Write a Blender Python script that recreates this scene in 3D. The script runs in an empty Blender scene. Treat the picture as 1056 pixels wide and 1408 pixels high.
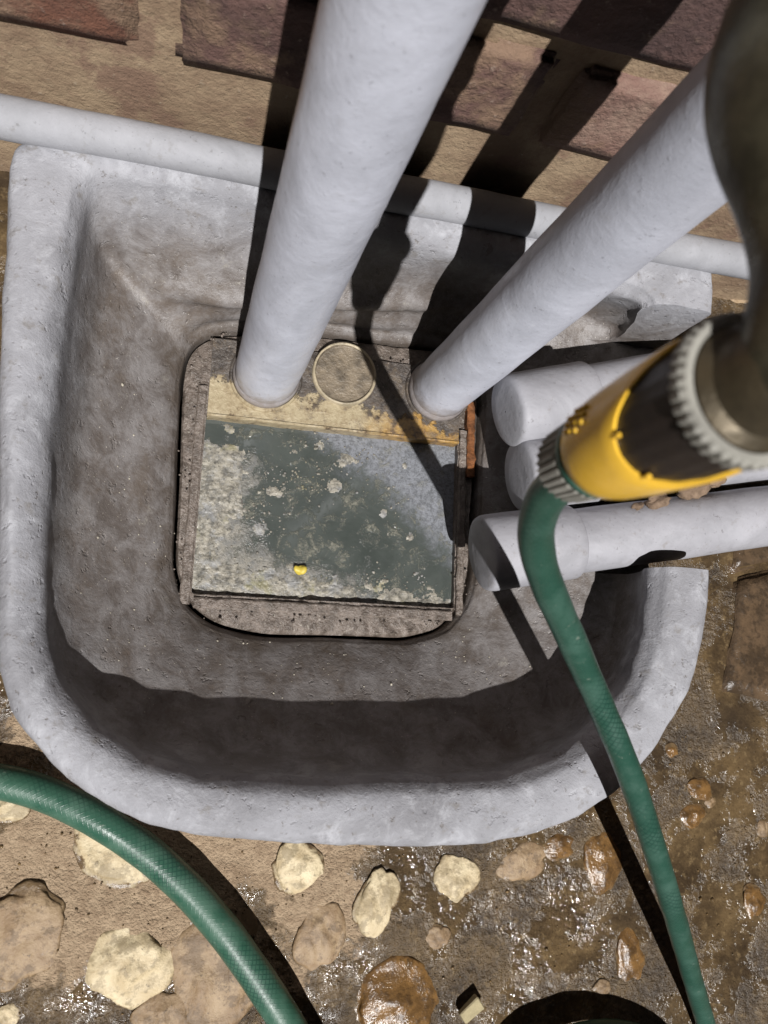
import bpy, bmesh, math, random
from mathutils import Vector, Matrix, noise
R_ = math.radians
random.seed(7)
sc = bpy.context.scene
COL = sc.collection

# ---------------------------------------------------------------- camera
F_PX, CX, CY = 1050.0, 528.0, 704.0            # focal length and centre in pixels of the 1056 x 1408 photograph
H = 0.60                                        # lens height above the drain tray, metres
AX = Vector((0.9639482, 0.08358617, 0.25262071))        # world axes seen by the camera (right, down, forward)
AY = Vector((0.04041832, -0.98435935, 0.17147311))
AZ = Vector((0.26300234, -0.15508069, -0.95224984))
CAM = Vector((0, 0, H))
def ray(px, py):
    d = Vector(((px-CX)/F_PX, (py-CY)/F_PX, 1))
    return Vector((AX.dot(d), AY.dot(d), AZ.dot(d)))
def onz(px, py, z):
    d = ray(px, py); return CAM + d*((z-H)/d.z)
def at(px, py, zc):
    return CAM + ray(px, py)*zc
cd = bpy.data.cameras.new('camera'); cam = bpy.data.objects.new('camera', cd); COL.objects.link(cam)
cd.sensor_fit = 'VERTICAL'; cd.sensor_height = 36; cd.lens = F_PX/1408*36
cd.clip_start = 0.01; cd.clip_end = 500
rt = Vector((AX.x, AY.x, AZ.x)); dwn = Vector((AX.y, AY.y, AZ.y)); fw = Vector((AX.z, AY.z, AZ.z))
m = Matrix((rt, -dwn, -fw)).transposed().to_4x4(); m.translation = CAM
cam.matrix_world = m
cd.dof.use_dof = True; cd.dof.focus_distance = 0.60; cd.dof.aperture_fstop = 12.0
sc.camera = cam

# ---------------------------------------------------------------- sky, sun, exposure (night, one hard light)
SUN_EL = R_(58); SX = 0.005
w = bpy.data.worlds.new('World'); sc.world = w; w.use_nodes = True
nt = w.node_tree; bg = nt.nodes['Background']
sky = nt.nodes.new('ShaderNodeTexSky'); sky.sky_type = 'NISHITA'; sky.sun_disc = False
sky.sun_elevation = SUN_EL; sky.sun_rotation = math.pi + math.atan(SX)
nt.links.new(sky.outputs[0], bg.inputs[0]); bg.inputs[1].default_value = 0.0002
sd = bpy.data.lights.new('sun', 'SUN'); so = bpy.data.objects.new('sun', sd); COL.objects.link(so)
sd.energy = 5.0; sd.angle = R_(0.5); sd.color = (1.0, 0.975, 0.955)
dirn = Vector((SX, 1, 0)).normalized()*math.cos(SUN_EL) + Vector((0, 0, -math.sin(SUN_EL)))
so.rotation_euler = dirn.to_track_quat('-Z', 'Y').to_euler(); so.location = (0, -2, 2)
sc.cycles.max_bounces = 6; sc.cycles.diffuse_bounces = 1
sc.view_settings.view_transform = 'Standard'; sc.view_settings.look = 'None'
sc.view_settings.exposure = 0.14; sc.view_settings.gamma = 1.0

# ---------------------------------------------------------------- helpers
def mat(name, build):
    mt = bpy.data.materials.new(name); mt.use_nodes = True
    t = mt.node_tree; b = t.nodes['Principled BSDF']
    build(NB(t, b)); return mt
class NB:
    def __init__(s, t, b): s.t, s.b = t, b
    def new(s, k, **kw):
        n = s.t.nodes.new(k)
        for a, v in kw.items(): setattr(n, a, v)
        return n
    def put(s, sock, v):
        if isinstance(v, bpy.types.NodeSocket): s.t.links.new(v, sock)
        elif isinstance(v, tuple) and len(v) == 3 and sock.type == 'RGBA': sock.default_value = (*v, 1)
        else: sock.default_value = v
    def set(s, name, v): s.put(s.b.inputs[name], v)
    def co(s, which='Object'): return s.new('ShaderNodeTexCoord').outputs[which]
    def pos(s): return s.new('ShaderNodeNewGeometry').outputs['Position']
    def noise(s, scale, detail=4, rough=.6, vec=None, dist=0, out='Fac'):
        n = s.new('ShaderNodeTexNoise'); n.inputs['Scale'].default_value = scale; n.inputs['Detail'].default_value = detail
        n.inputs['Roughness'].default_value = rough; n.inputs['Distortion'].default_value = dist
        s.put(n.inputs['Vector'], vec if vec is not None else s.pos()); return n.outputs[out]
    def vor(s, scale, vec=None, out='Distance', feature='F1', rnd=1.0):
        n = s.new('ShaderNodeTexVoronoi', feature=feature); n.inputs['Scale'].default_value = scale
        n.inputs['Randomness'].default_value = rnd
        s.put(n.inputs['Vector'], vec if vec is not None else s.pos()); return n.outputs[out]
    def ramp(s, v, a, b, c=0.0, d=1.0):
        n = s.new('ShaderNodeMapRange', interpolation_type='SMOOTHSTEP'); s.put(n.inputs[0], v)
        for i, x in zip((1, 2, 3, 4), (a, b, c, d)): s.put(n.inputs[i], x)
        return n.outputs[0]
    def mix(s, f, a, b):
        n = s.new('ShaderNodeMix', data_type='RGBA'); s.put(n.inputs[0], f); s.put(n.inputs[6], a); s.put(n.inputs[7], b); return n.outputs[2]
    def mul(s, f, a, b):
        n = s.new('ShaderNodeMix', data_type='RGBA', blend_type='MULTIPLY'); s.put(n.inputs[0], f); s.put(n.inputs[6], a); s.put(n.inputs[7], b); return n.outputs[2]
    def math(s, op, a, b=0.0, c=None):
        n = s.new('ShaderNodeMath', operation=op); s.put(n.inputs[0], a); s.put(n.inputs[1], b)
        if c is not None: s.put(n.inputs[2], c)
        return n.outputs[0]
    def sep(s, v):
        n = s.new('ShaderNodeSeparateXYZ'); s.put(n.inputs[0], v); return n.outputs
    def bump(s, h, strength=.5, dist=.002, base=None):
        n = s.new('ShaderNodeBump'); n.inputs['Strength'].default_value = strength; n.inputs['Distance'].default_value = dist
        s.put(n.inputs['Height'], h)
        if base is not None: s.put(n.inputs['Normal'], base)
        return n.outputs[0]

def link(o, parent=None):
    COL.objects.link(o)
    if parent: o.parent = parent
    return o
def mesh(name, verts, faces, material, parent=None, smooth=True, uvs=None):
    me = bpy.data.meshes.new(name); me.from_pydata([tuple(v) for v in verts], [], faces); me.update()
    if uvs:
        l = me.uv_layers.new(name='UVMap')
        for p in me.polygons:
            for li, uv in zip(p.loop_indices, uvs[p.index]): l.data[li].uv = uv
    if smooth:
        for p in me.polygons: p.use_smooth = True
    me.materials.append(material)
    return link(bpy.data.objects.new(name, me), parent)
def bmo(name, bm, material, parent=None, smooth=False):
    me = bpy.data.meshes.new(name); bm.to_mesh(me); bm.free()
    if smooth:
        for p in me.polygons: p.use_smooth = True
    me.materials.append(material)
    return link(bpy.data.objects.new(name, me), parent)
def empty(name, loc=(0, 0, 0)):
    o = bpy.data.objects.new(name, None); o.empty_display_size = .02; o.location = loc; return link(o)
def tag(o, label, cat, group=None, kind=None):
    o['label'] = label; o['category'] = cat
    if group: o['group'] = group
    if kind: o['kind'] = kind
    return o
def adopt(parent, *objs):
    for o in objs:
        o.parent = parent; o.matrix_parent_inverse = Matrix.Translation(-Vector(parent.location))
def grid_faces(nr, n, close=True):
    fs = []
    for i in range(nr-1):
        for j in range(n if close else n-1):
            k = (j+1) % n; fs.append((i*n+j, i*n+k, (i+1)*n+k, (i+1)*n+j))
    return fs
def spline(pts, n):
    """Catmull-Rom through pts (Vectors or floats tuples), n samples per span"""
    P = [pts[0]*2-pts[1]] + list(pts) + [pts[-1]*2-pts[-2]]; out = []
    for i in range(1, len(P)-2):
        a, b, c, d = P[i-1], P[i], P[i+1], P[i+2]
        for k in range(n):
            t = k/n; out.append(.5*((2*b)+(c-a)*t+(2*a-5*b+4*c-d)*t*t+(3*b-a-3*c+d)*t**3))
    out.append(P[-2]); return out
def tube(name, pts, rad, material, parent=None, seg=20, cap=True, wob=0.0, wscale=60, vscale=1.0):
    """swept tube with UVs; rad is a number or a list"""
    n = len(pts); V = []; T = []
    for i in range(n):
        T.append((pts[min(i+1, n-1)]-pts[max(i-1, 0)]).normalized())
    ref = Vector((0, 0, 1)) if abs(T[0].z) < .9 else Vector((1, 0, 0))
    u = (ref - T[0]*ref.dot(T[0])).normalized(); L = 0; Ls = []
    for i in range(n):
        u = (u - T[i]*u.dot(T[i])).normalized(); v = T[i].cross(u)
        r = rad[i] if isinstance(rad, (list, tuple)) else rad
        if i: L += (pts[i]-pts[i-1]).length
        Ls.append(L)
        for j in range(seg):
            a = 2*math.pi*j/seg; q = pts[i] + (u*math.cos(a)+v*math.sin(a))*r
            if wob: q = q + (u*math.cos(a)+v*math.sin(a))*(noise.noise(q*wscale)*wob)
            V.append(q)
    Fc = []; uv = []
    for i in range(n-1):
        for j in range(seg):
            k = (j+1) % seg; Fc.append((i*seg+j, i*seg+k, (i+1)*seg+k, (i+1)*seg+j))
            uv.append(((j/seg, Ls[i]*vscale), ((j+1)/seg, Ls[i]*vscale), ((j+1)/seg, Ls[i+1]*vscale), (j/seg, Ls[i+1]*vscale)))
    if cap:
        Fc.append(tuple(range(seg))[::-1]); uv.append([(0, 0)]*seg)
        Fc.append(tuple((n-1)*seg+j for j in range(seg))); uv.append([(0, 0)]*seg)
    return mesh(name, V, Fc, material, parent, uvs=uv)
def lathe(name, prof, material, parent=None, org=(0, 0, 0), axis='Z', seg=48, mod=None, smooth=True):
    """prof: list of (radius, height). mod(angle, i) scales the radius"""
    V = []
    o = Vector(org)
    for i, (r, h) in enumerate(prof):
        for j in range(seg):
            a = 2*math.pi*j/seg; rr = r*(mod(a, i) if mod else 1)
            c, s = rr*math.cos(a), rr*math.sin(a)
            V.append(o + (Vector((c, s, h)) if axis == 'Z' else Vector((c, h, s)) if axis == 'Y' else Vector((h, c, s))))
    f = grid_faces(len(prof), seg)
    return mesh(name, V, f, material, parent, smooth)
def sharp(o, ang=40):
    me = o.data; bm = bmesh.new(); bm.from_mesh(me)
    bmesh.ops.recalc_face_normals(bm, faces=bm.faces)
    for e in bm.edges:
        if len(e.link_faces) == 2 and e.calc_face_angle(0) > R_(ang): e.smooth = False
    bm.to_mesh(me); bm.free(); return o

# ---------------------------------------------------------------- materials
def _paint(base, stain=(.30, .28, .26), rough=.5, bs=.22, grime=True):
    def b(n):
        p = n.pos(); z = n.sep(p)[2]
        a = n.noise(13, 6, .7, None, .5); c = n.noise(80, 5, .75, None, .3); d = n.noise(420, 3, .6); e = n.noise(200, 4, .7)
        col = n.mix(n.ramp(a, .32, .72), tuple(x*1.06 for x in base), tuple(x*.76 for x in base))
        col = n.mix(n.ramp(c, .56, .72, 0, .5), col, stain)
        col = n.mix(n.ramp(e, .64, .70, 0, .45), col, tuple(x*.55 for x in stain))
        col = n.mix(n.ramp(d, .67, .72, 0, .55), col, tuple(x*.40 for x in base))
        if grime:                                              # splashed silt on the lowest part
            zz = n.math('ADD', z, n.math('MULTIPLY', n.math('SUBTRACT', c, .5), .05))
            col = n.mix(n.ramp(zz, .004, .040, .75, 0), col, (.17, .125, .085))
        n.set('Base Color', col); n.set('Roughness', n.ramp(c, .3, .8, rough-.08, rough+.2))
        h = n.math('ADD', n.math('MULTIPLY', n.noise(34, 3, .5, dist=.6), .7), n.math('MULTIPLY', c, .35))
        h = n.math('ADD', h, n.math('ADD', n.math('MULTIPLY', d, .10), n.math('MULTIPLY', n.ramp(e, .62, .70), .25)))
        n.set('Normal', n.bump(h, bs, .004))
    return b
M = {}
M['pipe'] = mat('grey_pipe_paint', _paint((.58, .60, .68), (.43, .435, .475), .38, .26))
M['wallpipe'] = mat('weathered_grey_paint', _paint((.34, .345, .37), (.22, .21, .20), .75, .3, False))
M['pipe2'] = mat('dusty_grey_pipe_paint', _paint((.36, .36, .39), (.22, .20, .185), .6, .35, False)
)
def _gully(n):
    p = n.pos(); z = n.sep(p)[2]
    a = n.noise(11, 6, .7, None, .5); b = n.noise(42, 6, .75, None, .4); c = n.noise(210, 5, .75); f = n.noise(620, 2, .6); sp = n.noise(75, 4, .7)
    col = n.mix(n.ramp(a, .33, .68), (.345, .35, .38), (.225, .225, .242))
    col = n.mix(n.ramp(b, .47, .70, 0, .75), col, (.45, .458, .49))
    col = n.mix(n.ramp(sp, .57, .70, 0, .7), col, (.20, .188, .180)); col = n.mix(n.ramp(n.noise(48, 4, .75), .66, .69, 0, .6), col, (.15, .135, .125))
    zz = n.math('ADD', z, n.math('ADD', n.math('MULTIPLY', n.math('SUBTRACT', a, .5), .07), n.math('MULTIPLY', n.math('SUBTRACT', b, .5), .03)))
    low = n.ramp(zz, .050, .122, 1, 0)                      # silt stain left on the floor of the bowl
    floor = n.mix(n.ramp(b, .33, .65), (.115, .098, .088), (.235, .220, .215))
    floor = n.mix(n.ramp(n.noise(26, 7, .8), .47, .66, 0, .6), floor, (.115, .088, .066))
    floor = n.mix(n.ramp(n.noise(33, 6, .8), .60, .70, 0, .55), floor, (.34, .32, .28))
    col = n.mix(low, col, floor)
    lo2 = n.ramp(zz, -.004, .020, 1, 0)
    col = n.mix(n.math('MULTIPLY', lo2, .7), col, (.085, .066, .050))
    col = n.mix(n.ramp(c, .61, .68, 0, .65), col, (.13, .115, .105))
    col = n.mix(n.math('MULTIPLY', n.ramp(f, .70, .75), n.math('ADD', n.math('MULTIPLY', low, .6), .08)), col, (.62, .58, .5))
    n.set('Base Color', col); n.set('Roughness', n.ramp(low, 0, 1, .78, .45))
    h = n.math('ADD', n.math('MULTIPLY', b, 1.0), n.math('MULTIPLY', c, .55)); h = n.math('ADD', h, n.math('MULTIPLY', f, .12))
    h = n.math('SUBTRACT', h, n.math('MULTIPLY', n.ramp(n.noise(125, 3, .6), .62, .70), .8))
    h = n.math('SUBTRACT', h, n.math('MULTIPLY', n.ramp(n.noise(48, 4, .75), .66, .69), .7))
    n.set('Normal', n.bump(h, .42, .0035))
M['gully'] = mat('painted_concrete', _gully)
def _ground(n):
    p = n.pos(); x, y, z = n.sep(p)[0], n.sep(p)[1], n.sep(p)[2]
    big = n.noise(7, 5, .6); mid = n.noise(30, 6, .7); fin = n.noise(160, 5, .7); tiny = n.noise(520, 3, .65)
    # dried, sandy skin near the front left foot of the basin, wet silt elsewhere
    dx = n.math('MULTIPLY', n.math('SUBTRACT', x, .03), 4.0); dy = n.math('MULTIPLY', n.math('ADD', y, .15), 9.0)
    d = n.math('ADD', n.math('MULTIPLY', dx, dx), n.math('MULTIPLY', dy, dy))
    k = n.math('ADD', n.math('MULTIPLY', n.math('SUBTRACT', big, .5), 1.6), n.math('MULTIPLY', n.math('SUBTRACT', mid, .5), 1.5))
    dry = n.ramp(n.math('ADD', d, n.math('MULTIPLY', k, 1.2)), .33, .50, 1, 0)
    wetc = n.mix(n.ramp(mid, .32, .66), (.046, .031, .018), (.125, .084, .042))
    wetc = n.mix(n.ramp(fin, .52, .70, 0, .7), wetc, (.205, .145, .075))
    wetc = n.mix(n.ramp(big, .52, .68, 0, .6), wetc, (.038, .028, .020))
    wetc = n.mix(n.ramp(tiny, .60, .70, 0, .6), wetc, (.020, .014, .010))
    dryc = n.mix(n.ramp(fin, .35, .7), (.42, .315, .21), (.30, .215, .140))
    dryc = n.mix(n.ramp(mid, .52, .70, 0, .75), dryc, (.22, .150, .095))
    dryc = n.mix(n.ramp(tiny, .62, .72, 0, .5), dryc, (.13, .09, .06))
    n.set('Base Color', n.mix(dry, wetc, dryc))
    film = n.ramp(n.noise(18, 5, .7), .44, .60)      # standing film of water in the low patches
    wr = n.ramp(film, 0, 1, .36, .055)
    rr_ = n.new('ShaderNodeMix', data_type='FLOAT'); n.put(rr_.inputs[0], dry); n.put(rr_.inputs[2], wr); rr_.inputs[3].default_value = .85
    n.set('Roughness', rr_.outputs[0]); n.set('Specular IOR Level', n.ramp(dry, 0, 1, .5, .25))
    h = n.math('ADD', n.math('MULTIPLY', mid, 1.6), n.math('MULTIPLY', fin, 1.0))
    h = n.math('ADD', h, n.math('MULTIPLY', tiny, .8))
    hw = n.math('ADD', n.math('MULTIPLY', mid, 1.4), n.math('ADD', n.math('MULTIPLY', n.noise(260, 3, .6), .8), n.math('MULTIPLY', fin, .9)))
    hf = n.math('ADD', n.math('MULTIPLY', n.noise(150, 1, .5), .30), n.math('ADD', n.math('MULTIPLY', n.noise(420, 1, .5), .10), n.math('MULTIPLY', mid, .5)))
    bd, bw, bf = n.bump(h, .8, .0045), n.bump(hw, .75, .0045), n.bump(hf, 1.0, .0045)
    def vm(f, a, b):
        q = n.new('ShaderNodeMix', data_type='VECTOR'); n.put(q.inputs[0], f); n.put(q.inputs[4], a); n.put(q.inputs[5], b); return q.outputs[1]
    n.set('Normal', vm(dry, vm(film, bw, bf), bd))
    # beyond the drain, out of view, the ground is darkened to bounce less light
    far = n.math('MAXIMUM', n.math('ABSOLUTE', n.math('SUBTRACT', x, .13)), n.math('ABSOLUTE', y))
    n.set('Base Color', n.mix(n.ramp(far, .50, .75), n.mix(dry, wetc, dryc), (.028, .026, .025)))
M['ground'] = mat('wet_silt', _ground)
def _stone(c1, c2, wet):
    def b(n):
        v = n.co('Object'); a = n.noise(45, 6, .7, None, .6); c = n.noise(240, 4, .7); e = n.noise(110, 4, .7)
        col = n.mix(n.ramp(a, .32, .68), c1, c2)
        col = n.mix(n.ramp(e, .50, .64, 0, .7), col, tuple(x*.5 for x in c2)); col = n.mix(n.ramp(n.noise(26, 5, .75), .50, .62, 0, .75), col, tuple(x*.62 for x in c2)); col = n.mix(n.ramp(c, .62, .70, 0, .6), col, (.05, .035, .022))
        z = n.sep(v)[2]                                       # silt clings to the buried foot of each stone
        silt = n.ramp(n.math('ADD', z, n.math('MULTIPLY', n.math('SUBTRACT', e, .5), .006)), .0000, .0011, 1, 0)
        col = n.mix(silt, col, n.mix(n.ramp(c, .35, .65), (.10, .066, .036), (.17, .115, .06)))
        n.set('Base Color', col); n.set('Roughness', n.ramp(e, .35, .65, .14, .3) if wet else n.ramp(silt, 0, 1, .6, .3))
        h = n.math('ADD', n.math('MULTIPLY', a, .6), n.math('ADD', n.math('MULTIPLY', c, .35), n.math('MULTIPLY', e, .5)))
        n.set('Normal', n.bump(h, .55, .003))
    return b
M['pale_stone'] = mat('pale_pebble', _stone((.66, .56, .37), (.46, .36, .21), False))
M['tan_stone'] = mat('tan_pebble', _stone((.36, .26, .155), (.23, .15, .08), False))
M['amber_stone'] = mat('wet_amber_pebble', _stone((.22, .12, .042), (.10, .055, .022), True))
M['dark_stone'] = mat('wet_dark_pebble', _stone((.075, .052, .034), (.04, .03, .022), True))
def _brick(c1, c2, grime):
    def b(n):
        oi = n.new('ShaderNodeObjectInfo').outputs['Random']
        a = n.noise(26, 6, .7); c = n.noise(150, 5, .7); e = n.noise(9, 4, .6)
        col = n.mix(n.ramp(a, .35, .65), c1, c2)
        col = n.mix(n.ramp(n.math('ADD', e, n.math('MULTIPLY', n.math('SUBTRACT', a, .5), .7)), .47, .62, 0, grime), col, (.31, .215, .14))
        col = n.mix(n.ramp(c, .60, .72, 0, .7), col, (.42, .33, .27))
        col = n.mul(1.0, col, n.mix(oi, (.75, .75, .78), (1.1, 1.0, .95)))
        n.set('Base Color', col); n.set('Roughness', .8)
        h = n.math('ADD', a, n.math('MULTIPLY', c, .8)); n.set('Normal', n.bump(h, .8, .005))
    return b
M['brick_red'] = mat('red_brick', _brick((.215, .098, .060), (.125, .058, .040), .85))
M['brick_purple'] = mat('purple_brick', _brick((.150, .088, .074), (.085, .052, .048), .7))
M['brick_tan'] = mat('smeared_brick', _brick((.33, .235, .18), (.22, .13, .105), .9))
def _mortar(n):
    a = n.noise(18, 6, .7); c = n.noise(130, 5, .75); s = n.noise(16, 5, .7)
    col = n.mix(n.ramp(a, .35, .66), (.36, .265, .17), (.23, .155, .10))
    col = n.mix(n.ramp(s, .53, .62, 0, .7), col, (.20, .12, .085))
    col = n.mix(n.ramp(c, .6, .7, 0, .5), col, (.48, .40, .30))
    n.set('Base Color', col); n.set('Roughness', .85)
    n.set('Normal', n.bump(n.math('ADD', a, n.math('MULTIPLY', c, .8)), .7, .004))
M['mortar'] = mat('mortar', _mortar)
def _water(n):
    p = n.pos(); x, y = n.sep(p)[0], n.sep(p)[1]
    a = n.noise(20, 6, .7, None, .5); b = n.noise(75, 6, .75, None, .4); c = n.noise(330, 4, .75)
    k = n.math('ADD', n.math('MULTIPLY', n.math('SUBTRACT', a, .5), .10), n.math('ADD', n.math('MULTIPLY', n.math('SUBTRACT', b, .5), .08), n.math('MULTIPLY', n.math('SUBTRACT', c, .5), .02)))
    # beige scum pushed against the left and front lip
    e = n.math('MINIMUM', n.math('MULTIPLY_ADD', x, 1.0, -.046), n.math('ADD', n.math('MULTIPLY', x, .26), n.math('SUBTRACT', y, .080)))
    e = n.math('MAXIMUM', e, n.math('SUBTRACT', y, .135))
    sc_ = n.ramp(n.math('ADD', e, k), -.016, .012, .75, 0)
    # thin grey grease film in the back right corner
    g = n.math('ADD', n.math('MULTIPLY', n.math('SUBTRACT', .122, x), .82), n.math('SUBTRACT', .164, y))
    gf = n.ramp(n.math('ADD', g, n.math('MULTIPLY', k, .8)), -.012, .024, 1, 0)
    wc = n.mix(n.ramp(a, .3, .7), (.044, .052, .047), (.074, .084, .077))
    gc = n.mix(n.ramp(c, .34, .60), (.10, .105, .115), (.22, .23, .255))
    scol = n.mix(n.ramp(b, .32, .62), (.15, .15, .145), (.34, .31, .26)); scol = n.mix(n.ramp(c, .54, .66, 0, .75), scol, (.085, .085, .07))
    scol = n.mix(n.ramp(a, .5, .64, 0, .6), scol, (.19, .20, .215))
    col = n.mix(n.math('MULTIPLY', gf, .9), wc, gc); col = n.mix(sc_, col, scol)
    mot = n.math('MULTIPLY', n.ramp(b, .52, .64), n.ramp(c, .40, .58, .2, 1)); mot = n.math('MULTIPLY', mot, n.ramp(a, .36, .54, 0, .85))
    col = n.mix(mot, col, (.24, .235, .19))
    n.set('Base Color', col); n.set('Specular IOR Level', .5)
    n.set('Roughness', n.math('ADD', .08, n.math('MULTIPLY', n.math('MAXIMUM', sc_, gf), .4)))
    hh = n.math('ADD', n.math('MULTIPLY', n.math('MAXIMUM', sc_, mot), n.math('ADD', b, c)), n.math('MULTIPLY', gf, n.math('MULTIPLY', c, .5)))
    n.set('Normal', n.bump(hh, .5, .003))
M['water'] = mat('murky_water', _water)
def _scum(n):
    a = n.noise(150, 5, .7); b = n.noise(55, 5, .7); c = n.noise(420, 3, .6)
    col = n.mix(n.ramp(a, .34, .64), (.11, .105, .09), (.33, .305, .25))
    col = n.mix(n.ramp(b, .50, .64, 0, .7), col, (.25, .255, .26)); col = n.mix(n.ramp(c, .60, .68, 0, .8), col, (.055, .055, .045))
    col = n.mix(n.ramp(n.noise(34, 4, .7), .56, .66, 0, .45), col, (.27, .25, .11))
    n.set('Base Color', col); n.set('Roughness', n.ramp(c, .35, .6, .22, .6)); n.set('Normal', n.bump(n.math('ADD', a, c), .5, .002))
M['scum'] = mat('scum', _scum)
def _simple(col, rough=.5, metal=0.0, var=.25, bs=.2, sc1=60, spec=.5):
    def b(n):
        a = n.noise(sc1, 5, .65); c = n.noise(sc1*6, 3, .6)
        cc = n.mix(n.ramp(a, .35, .7), col, tuple(x*(1-var) for x in col)); cc = n.mix(n.ramp(c, .6, .72, 0, var), cc, tuple(x*.5 for x in col))
        n.set('Base Color', cc); n.set('Roughness', n.ramp(a, .3, .7, rough*.8, min(1, rough*1.25))); n.set('Metallic', metal)
        n.set('Specular IOR Level', spec); n.set('Normal', n.bump(n.math('ADD', a, n.math('MULTIPLY', c, .3)), bs, .003))
    return b
M['yellow'] = mat('yellow_plastic', _simple((.98, .59, .06), .25, 0, .12, .05))
M['kernel'] = mat('yellow_kernel', _simple((.55, .43, .06), .55, 0, .1, .1))
M['black_rubber'] = mat('dark_rubber', _simple((.022, .015, .012), .5, 0, .3, .1))
M['grey_plastic'] = mat('grey_plastic', _simple((.36, .35, .31), .5, 0, .3, .1))
M['green_plastic'] = mat('dark_green_plastic', _simple((.012, .085, .055), .4, 0, .2, .05))
M['bronze'] = mat('shade_darkened_bronze', _simple((.095, .085, .055), .32, .5, .5, .25, 70, .4))  # dark bronze, with the shadow over the tap put into its colour
M['spout'] = mat('tarnished_brass', _simple((.095, .075, .045), .45, .5, .45, .2, 90))
M['tape'] = mat('white_thread_tape', _simple((.6, .6, .55), .6))
M['rust'] = mat('rust', _simple((.24, .085, .022), .75, 0, .75, 1.0, 90))
M['mud'] = mat('dried_mud', _simple((.24, .165, .11), .85, 0, .4, .7, 120))
M['glass'] = mat('glass_chip', _simple((.42, .36, .22), .12, 0, .2, .3, 150))
M['crumb'] = mat('white_crumb', _simple((.46, .42, .34), .5, 0, .4, .3, 200))
M['wet_paver'] = mat('wet_paver', _stone((.13, .085, .05), (.07, .048, .03), True))
M['grit'] = mat('wet_grit', _stone((.20, .13, .06), (.09, .06, .03), True))
def _tray(n):
    p = n.pos(); x, y = n.sep(p)[0], n.sep(p)[1]
    a = n.noise(32, 6, .7); b = n.noise(120, 5, .7); c = n.noise(420, 3, .6)
    col = n.mix(n.ramp(b, .35, .65), (.20, .165, .14), (.095, .076, .062))
    col = n.mix(n.ramp(a, .52, .66, 0, .75), col, (.09, .07, .055))
    col = n.mix(n.ramp(c, .62, .7, 0, .6), col, (.36, .33, .28))
    n.set('Base Color', col); n.set('Roughness', .32)
    n.set('Normal', n.bump(n.math('ADD', n.math('ADD', a, b), n.math('MULTIPLY', c, .4)), .9, .003))
M['tray'] = mat('crusted_tray', _tray)
def _plate(n):
    p = n.pos(); x, y = n.sep(p)[0], n.sep(p)[1]
    a = n.noise(34, 6, .7); b = n.noise(130, 5, .7); c = n.noise(420, 3, .6)
    col = n.mix(n.ramp(b, .35, .7), (.40, .335, .215), (.27, .205, .12))
    ru = n.ramp(n.math('ADD', x, n.math('MULTIPLY', n.math('SUBTRACT', a, .5), .10)), .13, .18)
    col = n.mix(ru, col, n.mix(n.ramp(b, .4, .65), (.36, .215, .06), (.17, .095, .035)))
    # dark silt crust over the back of the plate
    yy = n.math('ADD', n.math('ADD', y, n.math('MULTIPLY', x, .10)), n.math('MULTIPLY', n.math('SUBTRACT', a, .5), .075))
    gr = n.ramp(n.math('ADD', yy, n.math('MULTIPLY', n.math('SUBTRACT', b, .5), .02)), .204, .210)
    gcol = n.mix(n.ramp(b, .35, .65), (.045, .037, .032), (.115, .098, .084)); gcol = n.mix(n.ramp(c, .64, .72, 0, .45), gcol, (.35, .32, .28))
    col = n.mix(gr, col, gcol); col = n.mix(n.ramp(b, .57, .68, 0, .85), col, (.075, .052, .034)); col = n.mix(n.ramp(n.noise(58, 5, .75), .52, .66, 0, .7), col, (.13, .10, .07))
    n.set('Base Color', col); n.set('Roughness', .42)
    n.set('Normal', n.bump(n.math('ADD', b, n.math('MULTIPLY', n.math('MULTIPLY', gr, a), 1.5)), .6, .003))
M['plate'] = mat('stained_plate', _plate)
M['ring'] = mat('pale_cream_edge', _simple((.46, .39, .27), .4, 0, .5, .5, 90))  # paler cream for the raised ring of the cap
M['cap'] = mat('dirty_cream_cap', _simple((.24, .195, .14), .45, 0, .65, .9, 70))
def _hose(c1, c2, c3, pitch):
    def b(n):
        uv = n.co('UV'); u, v = n.sep(uv)[0], n.sep(uv)[1]
        k1 = n.math('SINE', n.math('MULTIPLY', n.math('ADD', n.math('MULTIPLY', u, pitch), v), 6.2832))
        k2 = n.math('SINE', n.math('MULTIPLY', n.math('SUBTRACT', n.math('MULTIPLY', u, pitch), v), 6.2832))
        mesh_ = n.ramp(n.math('MAXIMUM', k1, k2), .55, .9)
        a = n.noise(45, 5, .65); w_ = n.noise(190, 4, .7)
        col = n.mix(n.ramp(a, .4, .68), c1, c2)
        fade = n.ramp(n.noise(25, 3, .6), .42, .6)
        col = n.mix(n.math('MULTIPLY', mesh_, n.math('MULTIPLY', fade, .75)), col, c3)
        col = n.mix(n.ramp(w_, .62, .74, 0, .5), col, (.20, .23, .19))
        n.set('Base Color', col); n.set('Roughness', n.ramp(a, .3, .7, .28, .5))
        n.set('Normal', n.bump(n.math('ADD', n.math('MULTIPLY', w_, .6), n.math('MULTIPLY', mesh_, .2)), .3, .001))
    return b
M['hose'] = mat('green_hose', _hose((.020, .066, .046), (.036, .092, .068), (.007, .038, .027), 12))
M['hose2'] = mat('mesh_hose', _hose((.030, .095, .062), (.060, .135, .095), (.011, .050, .036), 16))

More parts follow.
